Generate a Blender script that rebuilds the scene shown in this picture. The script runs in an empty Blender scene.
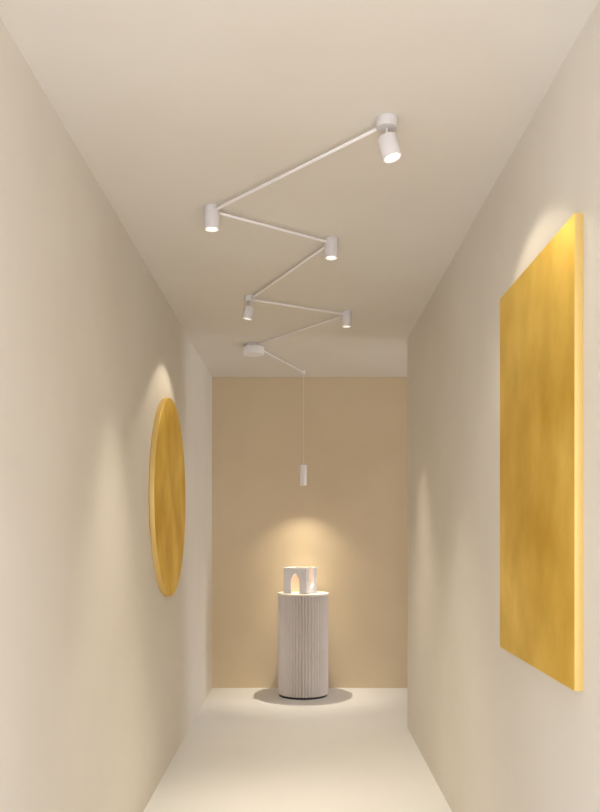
import bpy, bmesh, math
from mathutils import Vector, Matrix

scn = bpy.context.scene
COL = scn.collection
PI = math.pi

# ------------------------------------------------------------------ helpers
def link(o, parent=None):
    COL.objects.link(o)
    if parent is not None:
        o.parent = parent
    return o

def obj(name, bm, mat, parent=None, smooth=True, angle=35):
    me = bpy.data.meshes.new(name)
    bmesh.ops.recalc_face_normals(bm, faces=bm.faces)
    bm.to_mesh(me)
    bm.free()
    me.materials.append(mat)
    if smooth:
        me.polygons.foreach_set('use_smooth', [True] * len(me.polygons))
        me.set_sharp_from_angle(angle=math.radians(angle))
    o = bpy.data.objects.new(name, me)
    return link(o, parent)

def thing(name, label, cat, loc=(0, 0, 0), rotz=0.0):
    o = bpy.data.objects.new(name, None)
    o.empty_display_size = 0.1
    o.location = loc
    o.rotation_euler = (0, 0, rotz)
    o['label'] = label
    o['category'] = cat
    return link(o)

def structure(o):
    o['kind'] = 'structure'
    return o

def lathe(bm, profile, segs=48, M=None, cap=False):
    """profile: list of (r, z); r == 0 gives a pole."""
    rings = []
    for r, z in profile:
        if r < 1e-7:
            rings.append([bm.verts.new((0, 0, z))])
        else:
            rings.append([bm.verts.new((r * math.cos(2 * PI * k / segs), r * math.sin(2 * PI * k / segs), z)) for k in range(segs)])
    for a, b in zip(rings[:-1], rings[1:]):
        for k in range(segs):
            k2 = (k + 1) % segs
            if len(a) == 1 and len(b) == 1:
                continue
            if len(a) == 1:
                bm.faces.new((a[0], b[k], b[k2]))
            elif len(b) == 1:
                bm.faces.new((a[k], a[k2], b[0]))
            else:
                bm.faces.new((a[k], a[k2], b[k2], b[k]))
    if M is not None:
        verts = [v for ring in rings for v in ring]
        bmesh.ops.transform(bm, matrix=M, verts=verts)
    return bm

def rounded_cyl(r, z0, z1, b=0.002, n=4):
    """closed profile of a cylinder with rounded rims, bottom to top"""
    p = [(0, z0)]
    for k in range(n + 1):
        a = -PI / 2 + PI / 2 * k / n
        p.append((r - b + b * math.cos(a), z0 + b + b * math.sin(a)))
    for k in range(n + 1):
        a = PI / 2 * k / n
        p.append((r - b + b * math.cos(a), z1 - b + b * math.sin(a)))
    p.append((0, z1))
    return p

def rod(bm, p, q, r, segs=16):
    p, q = Vector(p), Vector(q)
    d = q - p
    M = Matrix.Translation(p) @ d.to_track_quat('Z', 'Y').to_matrix().to_4x4()
    return lathe(bm, rounded_cyl(r, 0, d.length, min(0.001, r * 0.3), 2), segs, M)

def box(bm, x0, x1, y0, y1, z0, z1, bevel=0.0, segs=2):
    M = Matrix.Translation(((x0 + x1) / 2, (y0 + y1) / 2, (z0 + z1) / 2)) @ Matrix.Diagonal((x1 - x0, y1 - y0, z1 - z0, 1))
    g = bmesh.ops.create_cube(bm, size=1.0, matrix=M)
    if bevel > 0:
        es = list({e for v in g['verts'] for e in v.link_edges})
        bmesh.ops.bevel(bm, geom=es, offset=bevel, segments=segs, profile=0.5, affect='EDGES')
    return bm

# ------------------------------------------------------------------ materials
def srgb(r, g, b):
    def f(c):
        c /= 255.0
        return c / 12.92 if c <= 0.04045 else ((c + 0.055) / 1.055) ** 2.4
    return (f(r), f(g), f(b), 1)

def mat_base(name, col, rough=0.6, metal=0.0, spec=0.4):
    m = bpy.data.materials.new(name)
    m.use_nodes = True
    b = m.node_tree.nodes['Principled BSDF']
    b.inputs['Base Color'].default_value = col
    b.inputs['Roughness'].default_value = rough
    b.inputs['Metallic'].default_value = metal
    b.inputs['Specular IOR Level'].default_value = spec
    return m

def vary(m, c1, c2, scale, detail=4, stretch=(1, 1, 1), lo=0.35, hi=0.65, bump=0.0, bscale=200, bdist=0.001, rough=None):
    nt = m.node_tree
    N, L = nt.nodes, nt.links
    b = N['Principled BSDF']
    tc = N.new('ShaderNodeTexCoord')
    mp = N.new('ShaderNodeMapping')
    mp.inputs['Scale'].default_value = stretch
    L.new(tc.outputs['Object'], mp.inputs['Vector'])
    n = N.new('ShaderNodeTexNoise')
    n.inputs['Scale'].default_value = scale
    n.inputs['Detail'].default_value = detail
    L.new(mp.outputs['Vector'], n.inputs['Vector'])
    r = N.new('ShaderNodeValToRGB')
    r.color_ramp.elements[0].position = lo
    r.color_ramp.elements[0].color = c1
    r.color_ramp.elements[1].position = hi
    r.color_ramp.elements[1].color = c2
    L.new(n.outputs['Fac'], r.inputs['Fac'])
    L.new(r.outputs['Color'], b.inputs['Base Color'])
    if rough:
        mr = N.new('ShaderNodeMapRange')
        mr.inputs['To Min'].default_value = rough[0]
        mr.inputs['To Max'].default_value = rough[1]
        L.new(n.outputs['Fac'], mr.inputs['Value'])
        L.new(mr.outputs['Result'], b.inputs['Roughness'])
    if bump > 0:
        n2 = N.new('ShaderNodeTexNoise')
        n2.inputs['Scale'].default_value = bscale
        n2.inputs['Detail'].default_value = 3
        L.new(tc.outputs['Object'], n2.inputs['Vector'])
        bp = N.new('ShaderNodeBump')
        bp.inputs['Strength'].default_value = bump
        bp.inputs['Distance'].default_value = bdist
        L.new(n2.outputs['Fac'], bp.inputs['Height'])
        L.new(bp.outputs['Normal'], b.inputs['Normal'])
    return m

def mat_emit(name, col, strength):
    m = bpy.data.materials.new(name)
    m.use_nodes = True
    b = m.node_tree.nodes['Principled BSDF']
    b.inputs['Base Color'].default_value = (0.9, 0.9, 0.9, 1)
    b.inputs['Emission Color'].default_value = col
    b.inputs['Emission Strength'].default_value = strength
    return m

WALL = vary(mat_base('cream_plaster', srgb(229, 223, 214), 0.85, spec=0.2), srgb(228, 221, 209), srgb(232, 226, 215), 1.6, bump=0.12, bscale=140, bdist=0.0008)
BACK = vary(mat_base('tan_plaster', srgb(206, 183, 148), 0.85, spec=0.2), srgb(218, 198, 165), srgb(222, 203, 171), 1.6, bump=0.12, bscale=140, bdist=0.0008)
CEIL = vary(mat_base('ceiling_plaster', srgb(229, 223, 214), 0.9, spec=0.1), srgb(228, 221, 209), srgb(232, 226, 215), 1.2, bump=0.08, bscale=140, bdist=0.0008)
FLOOR = vary(mat_base('pale_microcement', srgb(236, 230, 222), 0.5, spec=0.3), srgb(234, 233, 231), srgb(238, 237, 235), 1.1, bump=0.05, bscale=60, bdist=0.0006)
GOLD = vary(mat_base('gold_leaf', (0.7, 0.45, 0.09, 1), 0.4, 0.9), (0.72, 0.46, 0.06, 1), (0.93, 0.69, 0.18, 1), 4.0, detail=5, stretch=(1, 1, 0.8), lo=0.32, hi=0.72, bump=0.12, bscale=14, bdist=0.002, rough=(0.5, 0.7))
WHITE_LIT = mat_base('white_coat_painted_lit', srgb(246, 242, 240), 0.45, spec=0.4)  # same white coat, light painted in for rods, canopy cover and pendant
EDGE = mat_base('gold_edge_painted_glare', srgb(226, 194, 120), 0.5, 0.3)  # gold paled to paint in the daylight glare on the rims
WHITE = mat_base('white_powder_coat', srgb(225, 220, 218), 0.45, spec=0.4)
CORD = mat_base('pale_cord', srgb(228, 216, 198), 0.6)
GLOW = mat_emit('lit_lens', (1.0, 0.94, 0.82, 1), 2.2)
PED = vary(mat_base('fluted_lacquer', srgb(222, 212, 205), 0.55, spec=0.3), srgb(224, 215, 209), srgb(229, 220, 215), 5)
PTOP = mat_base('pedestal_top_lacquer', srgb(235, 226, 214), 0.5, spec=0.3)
BLACK = mat_base('black_plinth', (0.012, 0.011, 0.010, 1), 0.6)
PEACH_BOUNCE = mat_base('painted_peach_bounce', srgb(234, 206, 184), 0.5)  # warm pendant light bouncing inside the block, painted as peach colour
CERAM = vary(mat_base('white_ceramic', srgb(232, 230, 232), 0.5, spec=0.4), srgb(229, 227, 229), srgb(235, 233, 235), 30, bump=0.1, bscale=180, bdist=0.0005)

# ------------------------------------------------------------------ dimensions
CAMZ, H = 1.44, 2.80
XL, XR = -0.801, 0.767
YB = 7.472                     # face of the end wall
YR = 5.985                     # where the right wall stops and the side passage begins
Y0 = -0.25                      # open end of the corridor, behind the photographer
XP = 5.2                       # open end of the side passage
T = 0.15

# ------------------------------------------------------------------ setting
bm = bmesh.new(); box(bm, XL - T, XP, Y0, YB + T, -0.12, 0); structure(obj('floor', bm, FLOOR, smooth=False))
bm = bmesh.new(); box(bm, XL - T, XP, Y0, YB + T, H, H + 0.12); structure(obj('ceiling', bm, CEIL, smooth=False))
bm = bmesh.new(); box(bm, XL - T, XL, Y0, YB, 0, H); structure(obj('wall_left', bm, WALL, smooth=False))
bm = bmesh.new(); box(bm, XL - T, XP, YB, YB + T, 0, H); structure(obj('wall_back', bm, BACK, smooth=False))
# right wall: turns the corner into the side passage, one L-shaped wall
bm = bmesh.new()
pts = [(XR, Y0), (XR + T, Y0), (XR + T, YR - T), (XP, YR - T), (XP, YR), (XR, YR)]
lo = [bm.verts.new((x, y, 0)) for x, y in pts]
hi = [bm.verts.new((x, y, H)) for x, y in pts]
bm.faces.new(lo[::-1]); bm.faces.new(hi)
for k in range(6):
    k2 = (k + 1) % 6
    bm.faces.new((lo[k], lo[k2], hi[k2], hi[k]))
structure(obj('wall_right', bm, WALL, smooth=False))

# ------------------------------------------------------------------ zigzag ceiling luminaire
A = Vector((0.285, 2.753, H))
B = Vector((-0.377, 3.511, H))
C = Vector((0.142, 3.899, H))
D = Vector((-0.300, 4.866, H))
E = Vector((0.2864, 5.213, H))
F = Vector((-0.351, 6.14, H))
G = Vector((0.021, 7.157, H))
lum = thing('zigzag_ceiling_light', 'white ceiling light zigzagging along the corridor, thin rods joining small cylindrical spotlights', 'ceiling light', (0, 4.9, H))
inv = Matrix.Translation(lum.location).inverted()

def lpart(name, bm, mat, parent=lum):
    """geometry given in world space, stored relative to the luminaire"""
    bmesh.ops.transform(bm, matrix=inv, verts=bm.verts)
    return obj(name, bm, mat, parent)

def lamp_profile(r, L, lip=0.005, rec=0.014):
    """hollow can, axis along -Z from 0 to -L, open and recessed at the bottom"""
    b = 0.0018
    p = [(0, 0), (r - b, 0), (r - b * 0.3, -b * 0.3), (r, -b)]
    p += [(r, -L + 0.001), (r - 0.0006, -L), (r - lip + 0.0004, -L), (r - lip, -L + 0.001), (r - lip - 0.001, -L + rec), (0, -L + rec)]
    return p

def lens_profile(r, L, lip=0.005, rec=0.014):
    rr = r - lip - 0.0015
    return [(0, -L + rec - 0.0035), (rr * 0.6, -L + rec - 0.0031), (rr * 0.93, -L + rec - 0.0021), (rr, -L + rec - 0.0008), (rr, -L + rec), (0, -L + rec)]

def spot_light(name, loc, direction, watts, size, blend, radius=0.02, col=(1.0, 0.89, 0.71)):
    l = bpy.data.lights.new(name, 'SPOT')
    l.energy = watts
    l.color = col
    l.spot_size = math.radians(size)
    l.spot_blend = blend
    l.shadow_soft_size = radius
    o = bpy.data.objects.new(name, l)
    o.location = loc
    o.rotation_euler = Vector(direction).to_track_quat('-Z', 'Y').to_euler()
    return link(o)

W_DOWN, W_PEND = 80.0, 22.0

# fixed downlights
for P, L, r in ((B, 0.098, 0.0330), (C, 0.093, 0.0325), (E, 0.096, 0.0315)):
    M = Matrix.Translation(P)
    d = lpart('downlight', lathe(bmesh.new(), lamp_profile(r, L), 48, M), WHITE)
    lpart('lens', lathe(bmesh.new(), lens_profile(r, L), 40, M), GLOW, d)
    spot_light('downlight_beam', P + Vector((0, 0, -L - 0.004)), (0, 0, -1), W_DOWN, 60, 1.0)

# adjustable spotlights: mount, stem and tilted head
def adjustable(P, rm, hm, stem, r, L, tilt, yaw=0.0, watts=10.0):
    """tilt > 0 leans the beam towards +X"""
    M = Matrix.Translation(P)
    m = lpart('mount', lathe(bmesh.new(), rounded_cyl(rm, -hm, 0, 0.0018), 48, M), WHITE)
    pivot = P + Vector((0, 0, -hm - stem))
    b = bmesh.new()
    rod(b, P + Vector((0, 0, -hm + 0.002)), pivot + Vector((0, 0, -0.016)), 0.0048)
    lpart('stem', b, WHITE)
    R = Matrix.Rotation(yaw, 4, 'Z') @ Matrix.Rotation(-tilt, 4, 'Y')
    MH = Matrix.Translation(pivot) @ R
    h = lpart('spotlight_head', lathe(bmesh.new(), lamp_profile(r, L, 0.005, 0.018), 48, MH), WHITE)
    lpart('lens', lathe(bmesh.new(), lens_profile(r, L, 0.005, 0.018), 40, MH), GLOW, h)
    tip = MH @ Vector((0, 0, -L - 0.004))
    spot_light('spotlight_beam', tip, R.to_3x3() @ Vector((0, 0, -1)), watts, 104, 0.25)
adjustable(A, 0.0357, 0.034, 0.031, 0.0335, 0.073, math.radians(15), math.radians(-18), 7.5)
adjustable(D, 0.0320, 0.034, 0.030, 0.0310, 0.072, math.radians(-11), 0.0, 12.0)

# round driver canopy with its recessed neck
bm = bmesh.new(); lathe(bm, rounded_cyl(0.062, -0.020, 0, 0.002), 56, Matrix.Translation(F)); cn = lpart('canopy', bm, WHITE)
bm = bmesh.new(); lathe(bm, rounded_cyl(0.079, -0.078, -0.022, 0.003), 64, Matrix.Translation(F)); lpart('canopy_cover', bm, WHITE_LIT, cn)

# the six rods, each from fixture to fixture just under the ceiling
def tube(P, Q, rp, rq, zp=0.020, zq=0.020):
    d = (Q - P).normalized()
    p = P + d * rp + Vector((0, 0, -zp)); q = Q - d * rq + Vector((0, 0, -zq))
    b = bmesh.new(); rod(b, p, q, 0.0062)
    return lpart('rod', b, WHITE_LIT)
tube(A, B, 0.033, 0.030)
tube(B, C, 0.030, 0.030)
tube(C, D, 0.030, 0.029)
tube(D, E, 0.029, 0.029)
tube(E, F, 0.029, 0.059, 0.020, 0.011)
tube(F, G, 0.059, 0.004, 0.011, 0.016)
bm = bmesh.new(); lathe(bm, rounded_cyl(0.015, -0.032, 0, 0.0015), 32, Matrix.Translation(G)); lpart('rod_end_cap', bm, WHITE_LIT)

# ------------------------------------------------------------------ pendant on its cord
pend = thing('pendant_light', 'slim white cylinder pendant hanging on a thin cord above the fluted pedestal', 'pendant light', (G.x, G.y, 1.806))
PL, PR = 0.177, 0.0284
body = obj('lamp_body', lathe(bmesh.new(), lamp_profile(PR, PL), 40, Matrix.Translation((0, 0, PL))), WHITE_LIT, pend)
obj('lens', lathe(bmesh.new(), lens_profile(PR, PL), 36, Matrix.Translation((0, 0, PL))), GLOW, body)
bm = bmesh.new(); lathe(bm, rounded_cyl(0.0075, PL - 0.001, PL + 0.055, 0.002), 20); obj('cord_grip', bm, CORD, pend)
bm = bmesh.new(); rod(bm, (0, 0, PL + 0.050), (0, 0, H - 0.030 - 1.806), 0.0040, 12); obj('cord', bm, CORD, pend)
spot_light('pendant_spill', (G.x, G.y, 1.802), (0, 0, -1), W_PEND, 108, 0.9, 0.006)
spot_light('pendant_beam', (G.x, G.y, 1.802), (0, 0, -1), 55.0, 62, 0.9, 0.006)

# ------------------------------------------------------------------ fluted pedestal
ped = thing('fluted_pedestal', 'round off-white fluted pedestal standing by the end wall under the pendant', 'pedestal', (0.019, 7.157, 0))
PH, PRAD = 0.882, 0.2165
bm = bmesh.new()
NF, NS = 50, 14
def flute_ring(z, depth, rad=PRAD):
    ring = []
    for k in range(NF * NS):
        u = (k % NS) / NS
        s = abs(math.sin(PI * u)) ** 0.75            # 0 in the groove, 1 on the rib
        r = rad - depth * (1 - s)
        a = 2 * PI * k / (NF * NS)
        ring.append(bm.verts.new((r * math.cos(a), r * math.sin(a), z)))
    return ring
rings = [flute_ring(z, d, rr) for z, d, rr in ((0.018, 0.0, PRAD - 0.012), (0.018, 0.022, PRAD), (PH - 0.016, 0.022, PRAD), (PH - 0.016, 0.0, PRAD - 0.012))]
for a, b in zip(rings[:-1], rings[1:]):
    n = len(a)
    for k in range(n):
        bm.faces.new((a[k], a[(k + 1) % n], b[(k + 1) % n], b[k]))
bm.faces.new(rings[0][::-1]); bm.faces.new(rings[-1])
obj('fluted_body', bm, PED, ped, angle=50)
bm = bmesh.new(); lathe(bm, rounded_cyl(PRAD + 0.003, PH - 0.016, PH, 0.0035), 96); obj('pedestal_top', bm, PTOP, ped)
bm = bmesh.new(); lathe(bm, rounded_cyl(PRAD - 0.008, 0.0, 0.018, 0.001), 96); obj('plinth', bm, BLACK, ped)

# ------------------------------------------------------------------ white open-topped arch block on the pedestal
S, WT, BH = 0.213, 0.026, 0.219          # side, wall thickness, height
TH = math.radians(-25.5)
block = bmesh.new()
def wall_prism(outer, M):
    """extrude a 2-D outline (u, z) by WT along local +Y, then place it"""
    f = [block.verts.new((u, 0, z)) for u, z in outer]
    b = [block.verts.new((u, WT, z)) for u, z in outer]
    block.faces.new(f); block.faces.new(b[::-1])
    n = len(f)
    for k in range(n):
        block.faces.new((f[k], b[k], b[(k + 1) % n], f[(k + 1) % n]))
    bmesh.ops.transform(block, matrix=M, verts=f + b)
h = S / 2
# front: pointed arch doorway
aw, spring, apex = 0.041, 0.092, 0.172
arc = []
R_ = ((apex - spring) ** 2 + aw ** 2) / (2 * aw)
for k in range(13):
    t = math.asin((apex - spring) / R_) * k / 12
    arc.append((-aw + R_ - R_ * math.cos(t) , spring + R_ * math.sin(t)))
left = [(-h, 0), (-aw, 0)] + arc
right = [(-u, z) for u, z in arc[::-1][1:]] + [(aw, 0), (h, 0)]
front = left + right + [(h, BH), (-h, BH)]
wall_prism(front, Matrix.Translation((0, -h, 0)))
# right side: U-shaped notch cut down from the rim
uw, ud = 0.048, 0.042
un = [(uw * math.cos(t), ud + uw + uw * math.sin(t)) for t in [-PI * k / 16 for k in range(17)]]
sd = h - WT
side = [(-sd, 0), (sd, 0), (sd, BH), (uw, BH)] + un + [(-uw, BH), (-sd, BH)]
wall_prism(side, Matrix.Translation((h, 0, 0)) @ Matrix.Rotation(PI / 2, 4, 'Z'))
# plain back and left walls
wall_prism([(-h, 0), (h, 0), (h, BH), (-h, BH)], Matrix.Translation((0, h - WT, 0)))
wall_prism([(-sd, 0), (sd, 0), (sd, BH), (-sd, BH)], Matrix.Translation((-h + WT, 0, 0)) @ Matrix.Rotation(PI / 2, 4, 'Z'))
bmesh.ops.remove_doubles(block, verts=block.verts, dist=1e-5)
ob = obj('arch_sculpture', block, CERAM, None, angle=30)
ob.data.materials.append(PEACH_BOUNCE)
for p in ob.data.polygons:                       # faces turned inwards carry the painted-in bounce of the pendant
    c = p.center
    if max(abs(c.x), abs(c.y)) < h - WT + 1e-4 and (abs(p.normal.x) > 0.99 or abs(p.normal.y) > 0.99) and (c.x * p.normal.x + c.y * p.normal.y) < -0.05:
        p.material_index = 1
ob.location = (-0.006, 7.150, PH)
ob.rotation_euler = (0, 0, TH)
ob['label'] = 'small white block with a pointed arch opening, standing on the fluted pedestal'
ob['category'] = 'sculpture'

# ------------------------------------------------------------------ gold wall pieces
def edge_faces(o):
    """the narrow rim gets a paler gold, painting in its reflection of the open end"""
    o.data.materials.append(EDGE)
    for p in o.data.polygons:
        if abs(p.normal.x) < 0.5:
            p.material_index = 1

DR, DT = 0.588, 0.030
bm = bmesh.new()
lathe(bm, rounded_cyl(DR, 0, DT, 0.003), 128, Matrix.Rotation(PI / 2, 4, 'Y'))
disc = obj('gold_wall_disc', bm, GOLD)
edge_faces(disc)
disc.location = (XL, 4.955, 1.622)
disc['label'] = 'large round gold disc mounted on the left wall'
disc['category'] = 'wall art'

PW0, PW1, PZ0, PZ1, PT = 2.254, 3.100, 0.996, 2.296, 0.0245
bm = bmesh.new()
box(bm, -PT, 0, -(PW1 - PW0) / 2, (PW1 - PW0) / 2, 0, PZ1 - PZ0, 0.002, 2)
pan = obj('gold_wall_panel', bm, GOLD)
edge_faces(pan)
pan.location = (XR, (PW0 + PW1) / 2, PZ0)
pan['label'] = 'tall rectangular gold panel mounted on the right wall'
pan['category'] = 'wall art'

# ------------------------------------------------------------------ world: soft daylight entering through the open ends
w = bpy.data.worlds.new('daylight')
w.use_nodes = True
bg = w.node_tree.nodes['Background']
bg.inputs['Color'].default_value = (0.955, 0.98, 1.075, 1)
bg.inputs['Strength'].default_value = 4.3
scn.world = w

# ------------------------------------------------------------------ camera
cam = bpy.data.cameras.new('camera')
cam.sensor_fit = 'HORIZONTAL'
cam.sensor_width = 36
cam.lens = 830 / 600 * 36
cam.shift_x = -1 / 600
cam.shift_y = 122 / 600
cam.clip_start = 0.05
co = bpy.data.objects.new('camera', cam)
co.location = (0, 0, CAMZ)
co.rotation_euler = (PI / 2, 0, 0)
link(co)
scn.camera = co

scn.view_settings.view_transform = 'Standard'
scn.view_settings.look = 'None'
scn.view_settings.gamma = 1
scn.view_settings.use_curve_mapping = False
scn.view_settings.exposure = 0.0
